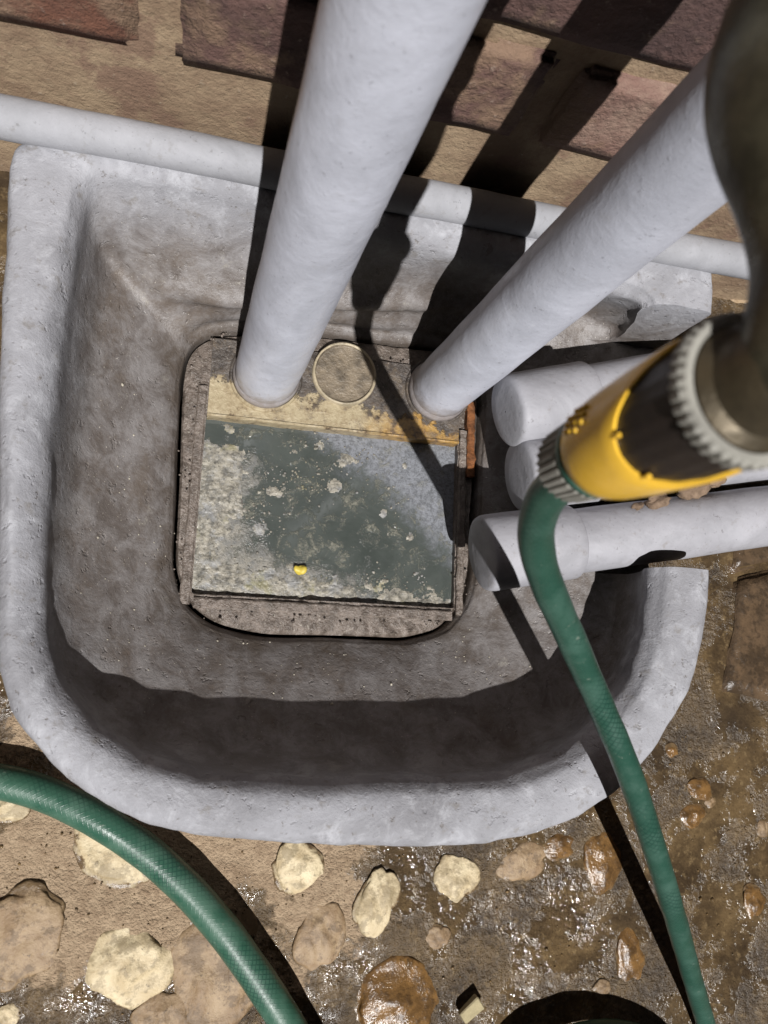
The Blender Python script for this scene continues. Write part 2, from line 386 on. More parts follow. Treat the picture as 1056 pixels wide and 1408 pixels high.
# ---------------------------------------------------------------- outlines of the gully (world XY at their own height)
C0 = Vector((.135, .105, 0)); NA = 480
RIMZ, GZ = .12, .02
def outline(px, z): return [onz(x, y, z).xy for x, y in px]
def polar(poly, sm=3):
    """radius of a closed outline about C0 at NA angles, smoothed a little"""
    out = []
    n = len(poly)
    for k in range(NA):
        a = 2*math.pi*k/NA; d = Vector((math.cos(a), math.sin(a))); best = None
        for i in range(n):
            p, q = poly[i]-C0.xy, poly[(i+1) % n]-C0.xy; e = q-p
            den = d.x*e.y - d.y*e.x
            if abs(den) < 1e-12: continue
            t = (p.x*e.y-p.y*e.x)/den; s = (p.x*d.y-p.y*d.x)/den
            if t > 0 and -1e-6 <= s <= 1+1e-6 and (best is None or t > best): best = t
        out.append(best if best else out[-1])
    for _ in range(sm): out = [(out[k-1]+2*out[k]+out[(k+1) % NA])/4 for k in range(NA)]
    return out
PO = polar(outline([(10, 178), (-2, 500), (-12, 800), (-12, 900), (10, 985), (60, 1052), (120, 1100), (200, 1138), (300, 1158), (440, 1166), (560, 1168), (650, 1165), (740, 1150), (800, 1130),
                    (860, 1088), (905, 1040), (945, 975), (965, 915), (977, 850), (980, 787), (982, 600), (985, 400), (984, 350), (700, 292), (335, 222)], RIMZ), 10)
PI_ = polar(outline([(104, 262), (75, 430), (56, 600), (42, 760), (44, 860), (68, 940), (114, 1000), (184, 1046), (280, 1074), (400, 1082), (600, 1083), (700, 1074), (780, 1046), (838, 1005), (882, 938),
                     (903, 870), (913, 790), (913, 600), (908, 440), (895, 400), (650, 338), (335, 268), (130, 236)], RIMZ))
PF = polar(outline([(150, 350), (138, 450), (122, 600), (104, 750), (106, 870), (140, 960), (200, 1010), (300, 1030), (420, 1034), (600, 1034), (700, 1026), (770, 990), (820, 930), (842, 870), (850, 790), (850, 600),
                    (850, 450), (800, 430), (640, 412), (310, 408), (190, 380)], .048))
PT = polar(outline([(250, 482), (243, 540), (238, 650), (231, 780), (248, 832), (288, 864), (360, 880), (560, 886), (612, 872), (646, 832), (656, 780), (662, 650), (666, 560), (660, 500), (615, 474),
                    (440, 452), (300, 450), (262, 462)], .004), 40)
FRONT = [max(0.0, -math.sin(2*math.pi*k/NA))**(.8 if k < NA*.75 else 2) for k in range(NA)]

# ---------------------------------------------------------------- ground: one sheet with an opening where the gully is set
def lump(p, s=1): return noise.noise(p*7)*.004*s + noise.noise(p*23)*.0022*s + noise.noise(p*60)*.0011*s
V = []; offs = [-.012, 0, .006, .012]
x = .018
while x < .5: offs.append(x); x += .0075
while x < 40: offs.append(x); x *= 1.25
for e in offs:
    for k in range(NA):
        a = 2*math.pi*k/NA; r = PO[k]+e; p = C0 + Vector((math.cos(a), math.sin(a), 0))*r; p.z = 0
        z = GZ + lump(p, 1 if e < .6 else .3)
        V.append((p.x, p.y, z))
ground = mesh('ground', V, grid_faces(len(offs), NA), M['ground']); ground['kind'] = 'structure'
def gz(p): return GZ + lump(Vector((p.x, p.y, 0)))

# ---------------------------------------------------------------- brick wall
YW = .335
wall = empty('brick_wall', (0, YW, 0))
tag(wall, 'old brick wall with tan mortar base behind the grey pipes', 'wall')
nx, nz = 90, 46; V = []
for j in range(nz):
    for i in range(nx):
        x = -1.0+2.2*i/(nx-1); z = -.05+1.05*j/(nz-1)
        V.append((x, YW+.004+noise.noise(Vector((x*40, 3, z*40)))*.002+noise.noise(Vector((x*9, 8, z*9)))*.002, z))
F = [(j*nx+i, j*nx+i+1, (j+1)*nx+i+1, (j+1)*nx+i) for j in range(nz-1) for i in range(nx-1)]
b0 = len(V); V += [(-1, YW+.11, -.05), (1.2, YW+.11, -.05), (1.2, YW+.11, 1), (-1, YW+.11, 1)]
tl, tr_, bl, br = (nz-1)*nx, nz*nx-1, 0, nx-1
F += [(b0+1, b0, b0+3, b0+2), (tl, tr_, b0+2, b0+3), tuple([b0] + [j*nx for j in range(nz)] + [b0+3]), tuple([b0+1, b0+2] + [j*nx+nx-1 for j in range(nz-1, -1, -1)])]
mo = mesh('mortar', V, F, M['mortar']); adopt(wall, mo)
def brick_mesh(seed):
    bm = bmesh.new(); bmesh.ops.create_cube(bm, size=1)
    bmesh.ops.scale(bm, vec=(.2165, .10, .073), verts=bm.verts)
    bmesh.ops.bevel(bm, geom=list(bm.edges), offset=.004, segments=2, affect='EDGES')
    ed = [e for e in bm.edges if e.calc_length() > .05]
    bmesh.ops.subdivide_edges(bm, edges=ed, cuts=7, use_grid_fill=True)
    for v in bm.verts:
        q = v.co*34+Vector((seed*9.7, 0, 0)); v.co += Vector((noise.noise(q), noise.noise(q+Vector((5, 0, 0))), noise.noise(q+Vector((0, 7, 0)))))*.0022
        q = v.co*110+Vector((seed*3.1, 0, 0)); v.co += Vector((noise.noise(q), noise.noise(q+Vector((5, 0, 0))), noise.noise(q+Vector((0, 7, 0)))))*.0010
    me = bpy.data.meshes.new('brick'); bm.to_mesh(me); bm.free()
    for p in me.polygons: p.use_smooth = True
    return me
bmeshes = [brick_mesh(s) for s in range(5)]
for me in bmeshes: me.materials.append(M['brick_red'])
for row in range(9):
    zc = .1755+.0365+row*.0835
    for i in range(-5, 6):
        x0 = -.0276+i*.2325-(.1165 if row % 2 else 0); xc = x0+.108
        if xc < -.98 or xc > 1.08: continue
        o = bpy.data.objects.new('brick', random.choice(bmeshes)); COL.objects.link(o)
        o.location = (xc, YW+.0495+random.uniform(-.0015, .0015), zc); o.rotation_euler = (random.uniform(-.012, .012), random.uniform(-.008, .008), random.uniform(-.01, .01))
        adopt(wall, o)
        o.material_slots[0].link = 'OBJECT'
        o.material_slots[0].material = M['brick_red'] if (row, i) == (0, -1) else M['brick_tan'] if (row, i) == (0, 1) else M['brick_purple'] if (row, i) in ((0, 0), (1, 1), (1, 2), (2, 1)) else random.choice([M['brick_red'], M['brick_red'], M['brick_purple'], M['brick_tan']])  # upper purple bricks by the right pipe: dark colour stands in for shadow

# ---------------------------------------------------------------- the gully basin
def prof(k):
    f = FRONT[k]; ro, ri, rf, rt2 = PO[k], PI_[k], PF[k], PT[k]
    zf = .048+.018*f+.009*math.exp(-((k/NA*360-222)/24)**2)
    wr = ro-ri
    return [Vector((ro-.004, -.03)), Vector((ro-.001, .05)), Vector((ro, .100)), Vector((ro-.0012, .113)), Vector((ro-.006, .1195)), Vector((ro-wr*.45, .1215)),
            Vector((ri+.007, .1195)), Vector((ri+.001, .1145)), Vector((ri-.004, .105)), Vector((ri*.62+rf*.38, max(.083, zf+.023))), Vector((ri*.2+rf*.8, zf+.009)), Vector((rf-.008, zf-.004)),
            Vector((rf*.6+rt2*.4, zf*.60+.003)), Vector((rf*.25+rt2*.75, zf*.27+.004)), Vector((rt2+.004, .0075)), Vector((rt2, .003)), Vector((rt2-.003, -.006)), Vector((rt2-.004, -.05))]
cols = [spline(prof(k), 4) for k in range(NA)]
nr = len(cols[0]); V = []
for i in range(nr):
    for k in range(NA):
        a = 2*math.pi*k/NA; c = cols[k][i]; r, z = c.x, c.y
        d = Vector((math.cos(a), math.sin(a), 0)); p = C0 + d*r
        q = Vector((p.x, p.y, z)); n1 = noise.noise(q*12)*.0018+noise.noise(q*40)*.0009+noise.noise(q*110)*.0005
        rgh = max(0, min(1, (p.x-.27)/.05)) * (1 if .03 < z < .11 else .15)      # rough cast inside of the right wall
        n1 += rgh*(noise.noise(q*90)*.0014+noise.noise(q*55)*.0014)
        amp = 1 if z > -.005 else .3
        V.append(q + d*n1*amp + Vector((0, 0, n1*amp*.8)))
F = grid_faces(nr, NA) + [((nr-1)*NA+k, (nr-1)*NA+(k+1) % NA, (k+1) % NA, k) for k in range(NA)]
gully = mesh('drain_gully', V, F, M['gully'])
# the right wall is broken out where the three waste pipes come in
bm = bmesh.new(); bmesh.ops.create_cube(bm, size=1, matrix=Matrix.Translation((.395, .166, .140)) @ Matrix.Diagonal((.22, .204, .20, 1)))
bmesh.ops.subdivide_edges(bm, edges=list(bm.edges), cuts=40, use_grid_fill=True)
for v in bm.verts: v.co += Vector((noise.noise(v.co*35), noise.noise(v.co*35+Vector((9, 0, 0)))*.7, noise.noise(v.co*30+Vector((0, 9, 0)))*2.0))*.0022
cut = bmo('cutter', bm, M['gully'])
md = gully.modifiers.new('cut', 'BOOLEAN'); md.operation = 'DIFFERENCE'; md.object = cut; md.solver = 'EXACT'
me = bpy.data.meshes.new_from_object(gully.evaluated_get(bpy.context.evaluated_depsgraph_get()))
gully.modifiers.clear(); gully.data = me; bpy.data.objects.remove(cut)
sharp(gully, 45)
tag(gully, 'grey painted concrete drain basin with thick rounded rim', 'drain basin')

# ---------------------------------------------------------------- tray with pipe plate, cap and water opening
TX0, TX1, TY0, TY1 = .0107, .2225, .0325, .1745
tray = empty('drain_tray', (.117, .12, 0))
tag(tray, 'crusted rectangular drain tray with cream pipe plate set in the basin floor', 'drain tray')
ctr = Vector(((TX0+TX1)/2, (TY0+TY1)/2)); V = []; ii = [[] for _ in range(7)]
for k in range(NA):
    a = 2*math.pi*k/NA; p = C0.xy + Vector((math.cos(a), math.sin(a)))*(PT[k]-.0055); d = p-ctr
    t = min(((TX1-ctr.x)/d.x if d.x > 0 else (TX0-ctr.x)/d.x) if abs(d.x) > 1e-9 else 9, ((TY1-ctr.y)/d.y if d.y > 0 else (TY0-ctr.y)/d.y) if abs(d.y) > 1e-9 else 9)
    s = ctr+d*t
    for j, (u, z) in enumerate(((0, -.03), (0, -.0035), (.12, -.001), (.5, -.002), (.85, -.0005), (1, -.0008), (1.0, -.03))):
        q = p.lerp(s, u); zz = z
        if 0 < j < 6: zz += noise.noise(Vector((q.x*120, q.y*120, 2)))*.0018+noise.noise(Vector((q.x*40, q.y*40, 5)))*.0016+noise.noise(Vector((q.x*330, q.y*330, 7)))*.0008
        ii[j].append(Vector((q.x, q.y, zz)))
V = [v for r in ii for v in r]
fr = sharp(mesh('tray_frame', V, grid_faces(7, NA), M['tray']), 50); adopt(tray, fr)
# inner lip of the opening: four narrow bars
def bar(name, a, b, w_, z0, z1, material, parent, seed=0, rough=.0008):
    a, b = Vector(a), Vector(b); d = (b-a); L = d.length; d.normalize(); s = Vector((-d.y, d.x)); n = max(6, int(L/.004)); V = []
    for i in range(n+1):
        c = a+d*(L*i/n)
        for (u, z) in ((-.5, z0), (-.5, z1-.0008), (-.36, z1), (.36, z1), (.5, z1-.0008), (.5, z0)):
            q = c+s*(u*w_); e = noise.noise(Vector((q.x*150, q.y*150, seed+u)))*rough
            V.append((q.x+e, q.y-e, z+(e if z > z0 else 0)))
    F = [(i*6+j, i*6+j+1, (i+1)*6+j+1, (i+1)*6+j) for i in range(n) for j in range(5)]+[tuple(range(6))[::-1], tuple(n*6+j for j in range(6))]
    o = mesh(name, V, F, material, None, False); adopt(parent, o); return sharp(o)
bar('opening_lip', (TX0-.0045, TY0-.008), (TX0-.0045, TY1+.022), .0075, -.02, .0028, M['tray'], tray, 1)
bar('opening_lip', (TX0+.002, TY0-.0065), (TX1-.002, TY0-.0065), .008, -.02, .0022, M['tray'], tray, 2)
bar('opening_lip', (TX1+.0042, TY0-.006), (TX1+.0042, TY1+.010), .0065, -.02, .0028, M['tray'], tray, 3)
rs = bar('rust_strip', (TX1+.0105, TY1-.030), (TX1+.0095, TY1+.036), .0075, -.02, .0052, M['rust'], tray, 4, .0016); rs['label'] = 'orange rusty strip at the tray edge'
# plate with raised front edge
V = []; nx, ny = 60, 18; X0, X1, Y0, Y1 = TX0+.0005, TX1-.0005, TY1-.001, TY1+.062
for j in range(ny+1):
    for i in range(nx+1):
        x = X0+(X1-X0)*i/nx; y = Y0+(Y1-Y0)*j/ny
        z = .0030+noise.noise(Vector((x*60, y*60, 3)))*.0006 + (max(0, y-.212)*.05)*(1+noise.noise(Vector((x*90, y*90, 9))))
        V.append((x, y, z))
F = [(j*(nx+1)+i, j*(nx+1)+i+1, (j+1)*(nx+1)+i+1, (j+1)*(nx+1)+i) for j in range(ny) for i in range(nx)]
n0 = len(V); V += [(X0+(X1-X0)*i/nx, Y0, -.012) for i in range(nx+1)]
F += [(n0+i, n0+i+1, i+1, i) for i in range(nx)]
n1 = len(V); V += [(X0, Y0+(Y1-Y0)*j/ny, -.012) for j in range(ny+1)]; F += [(n1+j, j*(nx+1), (j+1)*(nx+1), n1+j+1) for j in range(ny)]
n2 = len(V); V += [(X1, Y0+(Y1-Y0)*j/ny, -.012) for j in range(ny+1)]; F += [(n2+j, n2+j+1, (j+1)*(nx+1)+nx, j*(nx+1)+nx) for j in range(ny)]
pl = sharp(mesh('pipe_plate', V, F, M['plate'])); adopt(tray, pl); pl['label'] = 'cream stained plate holding the upright pipes'
P1, P2, PC = Vector((.0549, .2098)), Vector((.2015, .2163)), Vector((.1191, .2203))
def wobring(a, i): return 1+.006*math.sin(3*a+i)+.008*noise.noise(Vector((math.cos(a)*4, math.sin(a)*4, i*.2)))
bar('plate_edge', (X0, Y0-.0006), (X1, Y0-.0006), .0022, -.012, .0046, M['plate'], tray, 6, .0006)
cp = lathe('blanking_cap', [(.0265, -.004), (.0268, .0055), (.0260, .0066), (.0248, .0066), (.0240, .0052), (.0225, .0048), (.015, .0050), (.007, .0054), (.0004, .0052)], M['cap'], None, (PC.x, PC.y, 0), mod=wobring)
adopt(tray, sharp(cp)); lathe('cap_ring', [(.0245, .004), (.0250, .0072), (.0262, .0076), (.0270, .0066), (.0274, .002)], M['ring'], None, (PC.x, PC.y, 0), mod=wobring).parent = cp; cp['label'] = 'round dirty cream cap between the upright pipes'
for P in (P1, P2):
    so_ = lathe('pipe_collar', [(.0298, -.004), (.0295, .0045), (.0285, .0056), (.0272, .0056), (.0264, .003), (.0264, -.004)], M['plate'], None, (P.x, P.y, 0), mod=wobring); adopt(tray, sharp(so_))
# crust lumps along the tray
def blob(bm, c, r, seed, flat=1.0, sub=1):
    mtx = Matrix.Translation(c) @ Matrix.Rotation(random.uniform(0, 6.28), 4, 'Z') @ Matrix.Diagonal((r, r*random.uniform(.6, 1), r*flat, 1))
    g = bmesh.ops.create_icosphere(bm, subdivisions=sub, radius=1, matrix=mtx)
    for v in g['verts']: v.co += (v.co-c)*noise.noise(v.co*260+Vector((seed, 0, 0)))*.7
bm = bmesh.new()
for s in range(170):
    u = random.random()
    if u < .35: c = Vector((random.uniform(.0, .215), TY0-.012+random.gauss(0, .004), .001))
    elif u < .55: c = Vector((TX0-.010+random.gauss(0, .003), random.uniform(.03, .22), .001))
    elif u < .9: c = Vector((random.uniform(.0, .23), .236+random.gauss(0, .007), .004))
    else: c = Vector((.2275+random.gauss(0, .003), random.uniform(.03, .10), .001))
    blob(bm, c, random.uniform(.0005, .0015), s, .6)
cr = bmo('crust', bm, M['tray'], None, True); adopt(tray, cr); cr['kind'] = 'stuff'

wv = []; nx = 24
water = mesh('water', [(TX0-.003, TY0-.003, -.0075), (TX1+.003, TY0-.003, -.0075), (TX1+.003, TY1+.003, -.0075), (TX0-.003, TY1+.003, -.0075)], [(0, 1, 2, 3)], M['water'], None, False)
water['kind'] = 'structure'
st = .0011; nx, ny = int((TX1-TX0)/st), int((TY1-TY0)/st)
clumps = [(.064, .117, .016), (.084, .152, .014), (.118, .126, .008), (.122, .048, .016), (.150, .046, .011), (.060, .088, .010), (.105, .160, .010), (.140, .118, .009), (.160, .108, .008), (.030, .165, .008), (.194, .062, .008), (.178, .150, .006), (.086, .060, .018), (.128, .150, .012)]
def fbm(x, y, o): return noise.noise(Vector((x*38, y*38, o)))+.6*noise.noise(Vector((x*95, y*95, o+3)))+.4*noise.noise(Vector((x*240, y*240, o+6)))+.25*noise.noise(Vector((x*520, y*520, o+9)))
def mat_h(x, y):
    left = max(0, (.052-x)/.03) if y < .150 else max(0, (.052-x)/.03-(y-.150)/.01)
    front = max(0, (.064-.17*x-(y-TY0)*1.55)/.03)
    c_ = max([0]+[1.15-math.hypot(x-a, (y-b)*1.2)/r for a, b, r in clumps])
    return max(min(left, 1.1), min(front, 1.0), c_*.75)-.62+.75*fbm(x, y, 1)
idx = {}; V = []; F = []
hh = [[mat_h(TX0+i*st, TY0+j*st) for i in range(nx+1)] for j in range(ny+1)]
def vid(i, j):
    if (i, j) not in idx:
        x, y = TX0+i*st, TY0+j*st; v = hh[j][i]
        idx[i, j] = len(V); V.append((x+noise.noise(Vector((x*900, y*900, 0)))*st*.5, y+noise.noise(Vector((x*900, y*900, 5)))*st*.5, -.0079+min(.0028, max(0, v)*.0022+.0006)+.0007*noise.noise(Vector((x*600, y*600, 2)))))
    return idx[i, j]
for j in range(ny):
    for i in range(nx):
        if hh[j][i]+hh[j][i+1]+hh[j+1][i]+hh[j+1][i+1] > 0: F.append((vid(i, j), vid(i+1, j), vid(i+1, j+1), vid(i, j+1)))
sm = mesh('scum_mat', V, F, M['scum']); tag(sm, 'lumpy beige and grey scum lying on the left and front of the water', 'scum', kind='stuff')
bm = bmesh.new()
spots = [((.105, .132), .012, 70), ((.035, .075), .018, 60), ((.05, .045), .014, 60), ((.15, .05), .012, 60), ((.115, .045), .01, 20), ((.065, .098), .012, 50), ((.14, .155), .012, 30), ((.19, .055), .006, 20), ((.10, .165), .012, 30), ((.075, .13), .01, 60), ((.03, .15), .008, 15), ((.165, .12), .012, 20)]
for (cx, cy), sg, n in spots:
    for s in range(n):
        x, y = random.gauss(cx, sg), random.gauss(cy, sg*.7)
        if TX0+.003 < x < TX1-.003 and TY0+.003 < y < TY1-.003: blob(bm, Vector((x, y, -.0072)), random.choice((.0003, .0005, .0007, .001, .0013))*(2.0 if random.random() < .04 else 1), s, .45)
scum = bmo('scum_crumbs', bm, M['scum'], None, True); tag(scum, 'small crumbs of scum floating on the murky water', 'scum', kind='stuff')
kp = onz(413, 783, -.0055); bm = bmesh.new(); blob(bm, kp+Vector((0, 0, .001)), .0056, 3, .45, 3)
tag(bmo('food_scrap', bm, M['kernel'], None, True), 'small bright yellow food scrap floating in the scum', 'food scrap')

# ---------------------------------------------------------------- pipes
def straight(a, b, n): return [a.lerp(b, i/n) for i in range(n+1)]
def upright(P, label, dx=(0, 0)):
    t = empty('waste_pipe', (P.x, P.y, 0)); tag(t, label, 'pipe', 'upright waste pipes standing in the tray')
    o = tube('pipe_shaft', straight(Vector((P.x, P.y, -.03)), Vector((P.x+dx[0], P.y+dx[1], 1.15)), 70), .0253, M['pipe'], None, 44, wob=.0006, wscale=30); adopt(t, o)
    z0 = 1.02
    c = lathe('pipe_coupling', [(.0256, z0), (.0295, z0+.001), (.0298, z0+.05), (.0256, z0+.051)], M['pipe'], None, (P.x+dx[0], P.y+dx[1], 0)); adopt(t, sharp(c))
    d = lathe('paint_drip_ring', [(.0258, .004), (.0272, .006), (.0266, .010), (.0254, .013)], M['pipe'], None, (P.x, P.y, 0), mod=wobring); adopt(t, d)
upright(P1, 'upright grey waste pipe at the left end of the cream plate')
upright(P2, 'upright grey waste pipe at the right end of the cream plate, partly shadowed')
def outlet(a, b, sock, label, r=.0250):
    a, b = Vector(a), Vector(b); d = (b-a).normalized()
    t = empty('outlet_pipe', (a.x, a.y, a.z-r)); tag(t, label, 'pipe', 'waste outlet pipes entering the basin from the right')
    o = tube('pipe_shaft', straight(a+d*.012, b, 60), r, M['pipe2'], None, 40, wob=.0005, wscale=35); adopt(t, o)
    R2 = r+.0036
    prof_ = [(.0004, -.0010), (R2*.5, -.0008), (R2*.86, -.0002), (R2*.955, .0010), (R2*.99, .0032), (R2, .006)] + [(R2, .006+(sock-.006)*k/10) for k in range(1, 11)] + [(R2-.0012, sock+.0012), (r-.001, sock+.0016)]
    pts = [a+d*q for _, q in prof_]; rr = [q for q, _ in prof_]
    s = tube('pipe_socket', pts, rr, M['pipe2'], None, 44, cap=False, wob=.0004, wscale=50); adopt(t, sharp(s, 50))
outlet((.2335, .181, .076), (.62, .297, .082), .068, 'short grey pipe end with socket beside the second upright pipe')
outlet((.2470, .1330, .070), (.85, .245, .080), .060, 'middle grey outlet pipe half hidden under the yellow hose connector')
outlet((.2150, .0695, .076), (.85, .193, .084), .072, 'front grey outlet pipe with wide socket crossed by the green hose')
# pipe along the foot of the wall
t = empty('wall_pipe', (.13, .3125, .11)); tag(t, 'thin grey horizontal pipe along the foot of the brick wall', 'pipe')
o = tube('pipe_shaft', [Vector((-1.0+2.2*i/120, .3135+.0006*math.sin(i*.5), .1245+.0006*math.sin(i*.33))) for i in range(121)], .0132, M['wallpipe'], None, 28, wob=.0005, wscale=40); adopt(t, o)
for xb in (-.62, .72):
    c = tube('pipe_clip', [Vector((xb+dx, .3135, .1245)) for dx in (-.008, .008)], .0150, M['pipe'], None, 24); adopt(t, c)
    c = tube('clip_leg', [Vector((xb, .324, .1245)), Vector((xb, YW+.004, .1245))], .006, M['pipe'], None, 12); adopt(t, c)

# ---------------------------------------------------------------- tap and hose connector
AXX, AYY = .1241, .0620
th = math.atan2(-AYY, -AXX)                         # side of the connector turned to the open yard
tap = empty('garden_tap', (.130, YW, .478)); tag(tap, 'dark bronze garden tap jutting from the wall above the yellow connector', 'tap')
pp = spline([Vector(v) for v in ((0.1241, 0.0620, 0.4640), (0.1241, 0.0638, 0.4695), (0.1249, 0.0723, 0.4721), (0.1266, 0.0850, 0.4721), (0.1275, 0.0986, 0.4717), (0.1283, 0.1173, 0.4717), (0.1283, 0.1343, 0.4717), (0.1292, 0.1513, 0.4725), (0.1292, 0.1632, 0.4734), (0.1300, 0.2200, 0.4760), (0.1300, 0.3330, 0.4780))], 6)
rr = [v.x for v in spline([Vector((r, 0)) for r in (0.0110, 0.0110, 0.0109, 0.0104, 0.0127, 0.0183, 0.0194, 0.0161, 0.0123, .0120, .0125)], 6)]
adopt(tap, tube('tap_body', pp, rr, M['bronze'], None, 32))
adopt(tap, sharp(lathe('spout', [(0.00340, 0.45635), (0.01530, 0.45635), (0.01547, 0.45932), (0.01403, 0.46060), (0.01275, 0.46162), (0.01207, 0.46910), (0.01020, 0.47250)], M['spout'], None, (AXX, AYY, 0))))
adopt(tap, sharp(lathe('wall_flange', [(.013, -.012), (.020, -.010), (.029, -.003), (.030, .003), (.010, .004)], M['bronze'], None, (.130, YW-.003, .478), 'Y')))
adopt(tap, lathe('thread_tape', [(.0118, -.005), (.0130, -.004), (.0132, .003), (.0118, .004)], M['tape'], None, (.1296, .1755, .4738), 'Y', mod=wobring))
bonnet = sharp(lathe('bonnet', [(0.01190, 0.48270), (0.01233, 0.49120), (0.01275, 0.49205), (0.01275, 0.50055), (0.00850, 0.50225), (0.00510, 0.50480), (0.00425, 0.53200), (0.00085, 0.53200)], M['bronze'], None, (.1284, .1275, 0), seg=24)); adopt(tap, bonnet)
tube('tap_handle', [Vector((.1284, .1275+x, .532+.004*abs(x)/.03)) for x in (-.032, -.030, -.022, -.010, 0, .010, .022, .030, .032)], [.002, .0055, .0055, .004, .0065, .004, .0055, .0055, .002], M['bronze'], None, 16).parent = bonnet

con = empty('hose_connector', (AXX, AYY, .3726)); tag(con, 'yellow and black snap hose connector with ribbed grey rings under the tap', 'hose connector')
rib = lambda n_, amp: (lambda a, i: 1+amp*(1 if math.sin(n_*a) > 0 else -1))
O = (AXX, AYY, 0)
adopt(con, sharp(lathe('ribbed_nut', [(0.00723, 0.37262), (0.01088, 0.37262), (0.01258, 0.37475), (0.01360, 0.38835), (0.01317, 0.39005), (0.00850, 0.39005)], M['grey_plastic'], None, O, seg=192, mod=lambda a, i: (1+.03*(1 if math.sin(30*a) > 0 else -1)) if i in (2, 3) else 1, smooth=False), 20))
adopt(con, sharp(lathe('seal_ring', [(0.01020, 0.39005), (0.01411, 0.39005), (0.01462, 0.39302), (0.01317, 0.39430), (0.01020, 0.39430)], M['green_plastic'], None, O)))
# yellow shell with its scalloped upper edge
SEG = 96; V = []
def top(a): return .4268+.0235*(1-abs(math.cos(a-th-.25)))**1.15
prof_y = [(0.01105, 0, -1), (0.01411, 0, -1), (0.01547, 0.06, -1), (0.01666, 0.22, -1), (0.01768, 0.5, -1), (0.01827, 0.8, -1), (0.01844, 0.96, -1), (0.01810, 1.0, -1), (0.01700, 0.99, -1)]
for r, u, _ in prof_y:
    for j in range(SEG):
        a = 2*math.pi*j/SEG; z = .3939+(top(a)-.3939)*u
        V.append((AXX+r*math.cos(a), AYY+r*math.sin(a), z))
ys = sharp(mesh('connector_body', V, grid_faces(len(prof_y), SEG), M['yellow']), 50); adopt(con, ys)
for i in range(4):
    for j in range(4):
        if (i, j) in ((0, 3), (3, 0)): continue
        a = th-.62-.13*i+.05*j; z = .4015+.0039*j; r = .0166+.00045*j
        bm = bmesh.new(); bmesh.ops.create_icosphere(bm, subdivisions=2, radius=.00095, matrix=Matrix.Translation((AXX+r*math.cos(a), AYY+r*math.sin(a), z)))
        bmo('grip_dot', bm, M['yellow'], None, True).parent = ys
adopt(con, sharp(lathe('rubber_sleeve', [(0.01275, 0.39770), (0.01581, 0.40110), (0.01683, 0.41725), (0.01717, 0.43425), (0.01683, 0.45252), (0.01275, 0.45380)], M['black_rubber'], None, O, seg=96, mod=lambda a, i: 1+.008*math.sin(22*a))))
for da in (-.42, .42):
    a = th+.25+da*.9; z = top(a)+.0003; r = .0180
    bm = bmesh.new(); bmesh.ops.create_cube(bm, size=1, matrix=Matrix.Translation((AXX+r*math.cos(a), AYY+r*math.sin(a), z+.001)) @ Matrix.Rotation(a, 4, 'Z') @ Matrix.Diagonal((.0010, .0014, .0038, 1)))
    bmesh.ops.bevel(bm, geom=list(bm.edges), offset=.0003, segments=1, affect='EDGES')
    bmo('lug', bm, M['yellow'], None).parent = ys
adopt(con, sharp(lathe('ribbed_collar', [(0.01275, 0.45295), (0.01742, 0.45295), (0.01836, 0.45380), (0.01870, 0.45763), (0.01785, 0.45890), (0.01581, 0.45890), (0.01581, 0.45720)], M['grey_plastic'], None, O, seg=240, mod=lambda a, i: (1+.022*(1 if math.sin(40*a) > 0 else -1)) if i in (2, 3) else 1, smooth=False), 20))

# ---------------------------------------------------------------- hoses
hp = [Vector((AXX, AYY, .388)), Vector((AXX-.0004, AYY, .371)), at(770, 660, .270), at(746, 694, .288), at(737, 740, .311), at(751, 800, .338), at(786, 880, .375), at(826, 970, .412), at(866, 1065, .437), at(901, 1170, .472), at(928, 1260, .512), at(952, 1345, .562)]
e = onz(975, 1425, GZ+.010); hp += [e, e+Vector((.02, -.07, 0)), e+Vector((.03, -.18, -.001)), e+Vector((.0, -.32, -.001))]
h = tube('garden_hose', spline(hp, 14), .0074, M['hose'], None, 24, wob=.0003, wscale=50, vscale=230)
tag(h, 'green hose hanging from the yellow connector and crossing the basin rim', 'hose')
lp = [onz(px, py, z) for px, py, z in ((-330, 1085, .031), (-160, 1070, .031), (-60, 1069, .031), (0, 1075, .032), (60, 1091, .033), (125, 1122, .035), (192, 1165, .035), (252, 1217, .036), (310, 1283, .038), (358, 1350, .039), (396, 1410, .040), (440, 1490, .039), (490, 1600, .036), (560, 1760, .032))]
h = tube('garden_hose', spline(lp, 14), .0112, M['hose2'], None, 26, wob=.0003, wscale=50, vscale=260)
tag(h, 'thick mesh-patterned green hose on the ground below the rim corner at left', 'hose')
cc = onz(812, 1610, GZ+.01); pts = []
for i in range(2*64+1):
    a = 2*math.pi*i/64; r = .098+.004*math.sin(a*.7)+.002*math.sin(a*2.3)
    pts.append(Vector((cc.x+r*math.cos(a), cc.y+r*math.sin(a)*.95, GZ+.011+.0158*i/64+.002*math.sin(a*1.5))))
h = tube('coiled_hose', pts, .0080, M['hose'], None, 20, vscale=230); tag(h, 'coil of green hose in deep shade at the bottom edge of the picture', 'hose')

